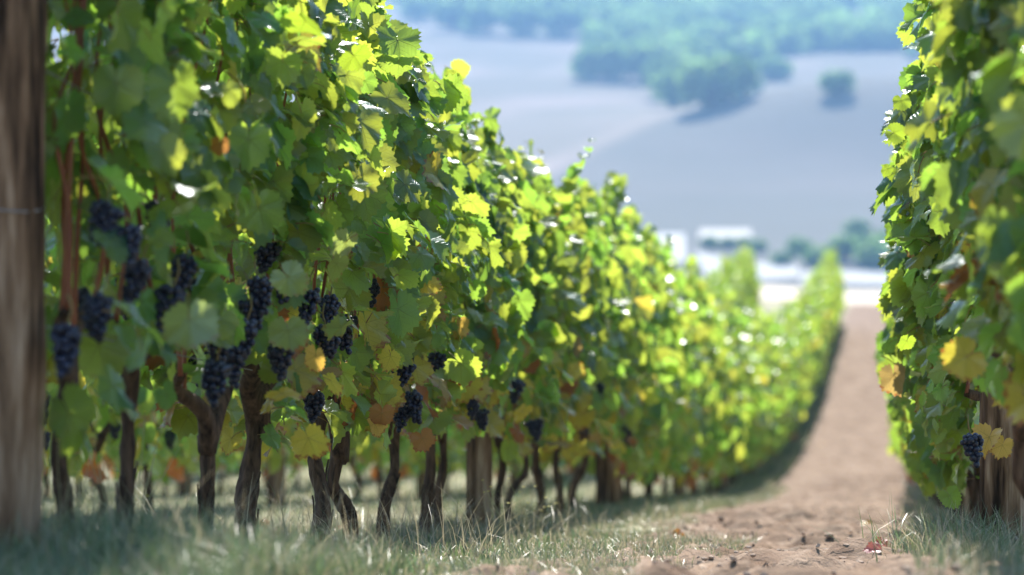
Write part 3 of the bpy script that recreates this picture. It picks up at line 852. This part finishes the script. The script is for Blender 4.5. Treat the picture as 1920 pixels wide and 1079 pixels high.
# ------------------------------------------------------------------ posts and wires
def post(x0, y, r, h, label, group=None, lean=(0, 0), hi=False, ties=(.9,)):
    zg = float(ground_z(x0, y)); e = empty('vineyard_post', (x0, y, zg)); tag(e, label, 'post', group)
    n = 60 if hi else 10; sd_ = 64 if hi else 12
    t = np.linspace(0, 1, n)
    c = np.stack([lean[0] * t + .006 * np.sin(t * 5), lean[1] * t, -.12 + (h + .12) * t], 1)
    V, L, T = tube(c, r * (1.04 - .08 * t), sd_, .05, 9, True, y)
    if hi:      # long cracks and a ragged grain
        P = V.reshape(n, sd_, 3); A = np.arange(sd_)[None, :]; I = t[:, None]
        gr = vnoise(A * .55 + 0 * I, I * 7, 61) + .6 * vnoise(A * 1.6 + 0 * I, I * 16, 62)
        crack = -np.clip(vnoise(A * .9 + 0 * I, I * 3, 63) - .28, 0, 1) * 3
        k_ = 1 + .13 * gr + .30 * crack
        P = c[:, None, :] + (P - c[:, None, :]) * k_[..., None]; V = P.reshape(-1, 3)
    g = Geo(); g.add(V, L, T); g.build('post_shaft', M_POST, e)
    for zz in ties:
        f = (zz + .12) / (h + .12)
        b = Geo(); aa = np.linspace(0, 2 * math.pi, 22)
        pp = np.stack([lean[0] * f + np.cos(aa) * (r * 1.07), lean[1] * f + np.sin(aa) * (r * 1.07), zz + .006 * np.sin(aa * 2)], 1)
        V, L, T = tube(pp, .0016, 5, cap=False); b.add(V, L, T); b.build('wire_tie', M_WIRE, e)
    return e
post(XL - .035, 4.80, .068, 1.75, 'thick weathered grey-brown wooden post at the near end of the left row', lean=(.03, .0), hi=True, ties=(.61,))
post(XL, row_y(896, XL), .042, 1.26, 'wooden post standing among the blurred trunks halfway along the left row', hi=True)
post(XL, row_y(1140, XL), .055, 1.26, 'second dark blurred wooden post down the left row', hi=True)
post(XR + .005, 7.42, .057, 1.5, 'brown wooden post under the golden leaf in the right row', hi=True)
post(XR - .02, 11.0, .045, 1.5, 'second wooden post of the right row, low behind the leaves')
for x0, y0, nm in ((XL, 19.6, 'left'), (XR, 16.0, 'right'), (-3.16, 10.2, 'second'), (-4.86, 15.2, 'third'), (-6.56, 20.8, 'fourth')):
    y = y0
    while y < 63:
        post(x0, min(y, 62.4), .045, 1.27, 'far blurred wooden post standing in the %s row' % nm, 'far posts of the %s row' % nm); y += 4.7
for x0, y0, nm in ((XL, 4.8, 'left'), (XR, 4.2, 'right'), (-3.16, 8, 'second'), (-4.86, 13, 'third')):
    for zz, wn in ((.42, 'lowest'), (.85, 'middle'), (1.25, 'top')):
        yy = np.concatenate([np.arange(y0, 62, 1.5), [62.4]])
        p = np.stack([np.full_like(yy, x0 + .03), yy, ground_z(np.full_like(yy, x0), yy) + zz], 1)
        g = Geo(); V, L, T = tube(p, .0013, 5); g.add(V, L, T)
        tag(g.build('trellis_wire', M_WIRE), '%s thin steel trellis wire strung along the %s row' % (wn, nm), 'wire')

# ------------------------------------------------------------------ grass, clods, fallen leaves, wild flowers
def blades(g, P, H, W, lean, C, rng, seg=3):
    n = len(P); a = rng.uniform(0, 6.283, n); d = np.stack([np.cos(a), np.sin(a), np.zeros(n)], 1); s = np.stack([-np.sin(a), np.cos(a), np.zeros(n)], 1)
    b = a + rng.normal(size=n) * .6; s = np.stack([-np.sin(b), np.cos(b), np.zeros(n)], 1)
    Vs = []
    for i in range(seg + 1):
        t = i / seg
        c = P + d * (H * lean * t ** 2)[:, None] + np.array([0, 0, 1.0]) * (H * t * (1 - .35 * lean * t))[:, None]
        w_ = (W * (1 - t) ** .7 + .0003)[:, None] * .5
        Vs += [c - s * w_, c + s * w_]
    V = np.stack(Vs, 1); m = 2 * (seg + 1)
    base = (np.arange(n) * m)[:, None, None]
    q = np.array([[2 * i, 2 * i + 1, 2 * i + 3, 2 * i + 2] for i in range(seg)])[None]
    g.add(V.reshape(-1, 3), (base + q).reshape(-1), np.full(n * seg, 4), 0, tint=np.repeat(C, m, 0))
def grass_cols(n, rng, dry=.35):
    c = np.array([.125, .175, .07]) * rng.uniform(.6, 1.5, (n, 1))
    c[rng.random(n) < .3] *= np.array([.85, 1.0, 1.25])
    dr = rng.random(n) < dry
    c[dr] = np.array([.48, .41, .27]) * rng.uniform(.35, 1.25, (dr.sum(), 1))
    return c
grng = np.random.default_rng(23)
def patch(n, xf, yf, h0, h1, w0, w1, dry, dens=None):
    x = xf(n); y = yf(n)
    keep = vnoise(x * 2.2, y * 2.2, 51) + vnoise(x * 6, y * 6, 52) * .6 + .25 > grng.uniform(-.45, .35, n)
    if dens is not None: keep &= grng.random(n) < dens(x, y)
    x, y = x[keep], y[keep]; n = len(x)
    P = np.stack([x, y, ground_z(x, y) - .005], 1)
    H = grng.uniform(h0, h1, n) * (.8 + .8 * (vnoise(x * 3, y * 3, 53) + .3)); W = grng.uniform(w0, w1, n)
    return P, H, W, grng.uniform(.1, 1.1, n), grass_cols(n, grng, dry)
g = Geo()
strip = lambda c, s_: (lambda n: grng.normal(c, s_, n))
uni = lambda a, b: (lambda n: grng.uniform(a, b, n))
blades(g, *patch(46000, uni(-2.0, -.78), uni(5.2, 12.5), .015, .052, .0013, .003, .5), grng)
blades(g, *patch(26000, uni(-2.0, -.95), uni(4.0, 5.7), .04, .12, .0016, .0035, .22), grng)
blades(g, *patch(9000, uni(-.85, -.45), uni(4.2, 9.5), .02, .07, .0015, .003, .45), grng)
blades(g, *patch(14000, uni(.02, .65), uni(4.2, 12), .03, .10, .0015, .003, .45), grng)
blades(g, *patch(1300, strip(.14, .09), uni(6.6, 7.6), .06, .15, .002, .0038, .35), grng)
blades(g, *patch(42000, uni(-6.0, -2.0), uni(6.5, 20), .02, .06, .003, .006, .4), grng)
blades(g, *patch(26000, uni(-2.0, -.98), uni(12.5, 26), .02, .08, .004, .007, .42), grng)
blades(g, *patch(34000, uni(-2.0, -1.15), uni(26, 62), .04, .12, .008, .016, .35), grng)
blades(g, *patch(6000, uni(.0, .6), uni(12, 62), .04, .1, .006, .012, .4), grng)
blades(g, *patch(30000, uni(-8.5, -2.0), uni(20, 62), .04, .12, .009, .018, .4), grng)
blades(g, *patch(15000, uni(-1.9, -.8), uni(4.6, 11), .015, .05, .006, .011, .3), grng)
blades(g, *patch(3500, uni(.05, .5), uni(5.5, 10), .015, .05, .006, .011, .3), grng)
# tall dry straws
blades(g, *patch(2200, uni(-2.0, -1.0), uni(4.6, 10.5), .06, .20, .0014, .0024, .95), grng, seg=4)
tag(g.build('grass', M_GRASS), kind='stuff')

M_CLOD = simple('soil_clod', (.32, .225, .17), (.52, .40, .32), 18, .95, None, .8, .01)
g = Geo(); n = 3800
x = grng.uniform(-.95, .15, n); y = 4.6 + grng.random(n) ** 1.5 * 26; zz = ground_z(x, y, True)
for i in range(n):
    r = grng.uniform(.002, .008) * (1.8 if grng.random() < .08 else 1)
    V = ICO1 * (1 + .35 * grng.normal(size=(len(ICO1), 1)) * .6) * r * np.array([grng.uniform(.8, 1.5), grng.uniform(.8, 1.4), .7])
    g.add(V + np.array([x[i], y[i], zz[i] + r * .2]), ICO1F.ravel(), np.full(len(ICO1F), 3))
tag(g.build('soil_clods', M_CLOD, smooth=False), kind='stuff')

fl = [(1268, 1010, ORA, 'orange fallen leaf on the pale grass edge near the bottom'), (1432, 922, ORA, 'orange fallen leaf on the grass beside the path'), (1655, 1030, ((.45, .10, .09), (.6, .2, .15)), 'red fallen leaf on the path near the right row'),
      (1640, 1042, ((.5, .16, .18), (.6, .2, .15)), 'pinkish fallen leaf next to the red one'), (497, 985, ORA, 'small orange fallen leaf at the foot of the fourth trunk'), (415, 1008, ORA, 'orange fallen leaf in the straw by the third trunk'),
      (670, 975, GOL, 'golden fallen leaf behind the leaning trunks'), (1600, 800, GOL, 'pale fallen leaf in the middle of the path'), (1625, 990, GOL, 'pale curled fallen leaf low on the path'), (1540, 835, GOL, 'pale fallen leaf on the path beside the left verge'), (640, 1000, ORA, 'brown fallen leaf between two trunks')]
for i, (px, py, kd, lab) in enumerate(fl):
    dx = (px - 960) / F; c_, s_ = math.cos(TH), math.sin(TH); D = np.arange(4.5, 60, .02)
    xx = (dx * c_ - s_) * D; yy = (dx * s_ + c_) * D; zr = (540 - py) / F * D + CZ; gz = ground_z(xx, yy) + .02
    h = np.nonzero(gz >= zr)[0]
    if not len(h): continue
    j = h[0]; g = Geo()
    put_leaves(g, [HI[i % 16]], np.zeros((1, 3)), np.array([[.1, -.5, .8]]), np.array([[math.cos(i), math.sin(i), 0]]), np.array([.027]), np.array([kd[0]]) * 1.3, np.array([kd[1]]), grng)
    o = g.build('fallen_leaf', [M_LEAF, M_PETI]); o.location = (xx[j], yy[j], gz[j] + .012)
    tag(o, lab, 'leaf', 'fallen leaves on the ground')

M_FLOWER = simple('yellow_petals', (.75, .62, .05), (.85, .78, .15), 60, .6)
M_STALK = simple('dry_stalk', (.24, .26, .12), (.42, .38, .24), 30, .8)
def wildflower(x, y, h, label, nfl=5):
    zg = float(ground_z(x, y)); e = empty('wild_flower', (x, y, zg)); tag(e, label, 'wild flower', 'yellow wild flowers in the grass')
    g = Geo(); tips = []
    for q in range(nfl):
        a = grng.uniform(0, 6.28); s_ = h * grng.uniform(.08, .35); z1 = h * grng.uniform(.6, 1)
        c = spline([(0, 0, -.02), (grng.normal() * .006, grng.normal() * .006, h * .35), (math.cos(a) * s_ * .6, math.sin(a) * s_ * .6, z1 * .75), (math.cos(a) * s_, math.sin(a) * s_, z1)], 12)
        V, L, T = tube(c, np.linspace(.0013, .0006, 12), 4); g.add(V, L, T); tips.append(c[-1])
    g.build('stalk', M_STALK, e)
    for t in tips:
        f = Geo()
        for p in range(4):
            a = p * 1.571 + .3; d = np.array([math.cos(a), math.sin(a), .3]); s2 = np.array([-math.sin(a), math.cos(a), 0])
            f.add(np.array([t, t + d * .003 + s2 * .0022, t + d * .0062 + s2 * .002, t + d * .0062 - s2 * .002, t + d * .003 - s2 * .0022]), np.arange(5), [5])
        f.add(ICO1 * .0016 + t + np.array([0, 0, .001]), ICO1F.ravel(), np.full(len(ICO1F), 3))
        f.build('flower_head', M_FLOWER, e)
for i, (px, yy, hh, lab) in enumerate([(110, 5.1, .24, 'yellow wild flower beside the foot of the tall left post'), (150, 5.25, .2, 'low yellow wild flower just right of the left post'), (205, 5.5, .27, 'tall yellow wild flower against the first visible trunk'), (260, 5.7, .3, 'tallest yellow wild flower right of the first dark trunk'),
                                      (240, 5.6, .2, 'short yellow wild flower under the first canopy'), (935, 8.6, .2, 'blurred yellow wild flower left of the halfway post trunks'), (985, 8.9, .24, 'blurred yellow wild flower hanging over the shade'), (1010, 9.2, .17, 'low blurred yellow wild flower in the shade')]):
    t = (px - 960) / F; c_, s_ = math.cos(TH), math.sin(TH); D = yy / (t * s_ + c_)
    wildflower((t * c_ - s_) * D, yy, hh, lab)

# ------------------------------------------------------------------ haze
hz = Geo()
x0, x1, y0_, y1_, z0, z1 = -3000, 2800, -600, 3400, -22, 340
V = np.array([(a, b, c) for c in (z0, z1) for b in (y0_, y1_) for a in (x0, x1)], float)
hz.add(V, [0, 2, 3, 1, 4, 5, 7, 6, 0, 1, 5, 4, 2, 6, 7, 3, 0, 4, 6, 2, 1, 3, 7, 5], [4] * 6)
k = NT('haze')
pv = k.n('ShaderNodeVolumePrincipled')
pv.inputs['Color'].default_value = (.19, .355, .62, 1)
pv.inputs['Density'].default_value = .0005
pv.inputs['Anisotropy'].default_value = .35
k.l(pv.outputs[0], k.out.inputs['Volume'])
tag(hz.build('haze', k.m, smooth=False), kind='stuff')
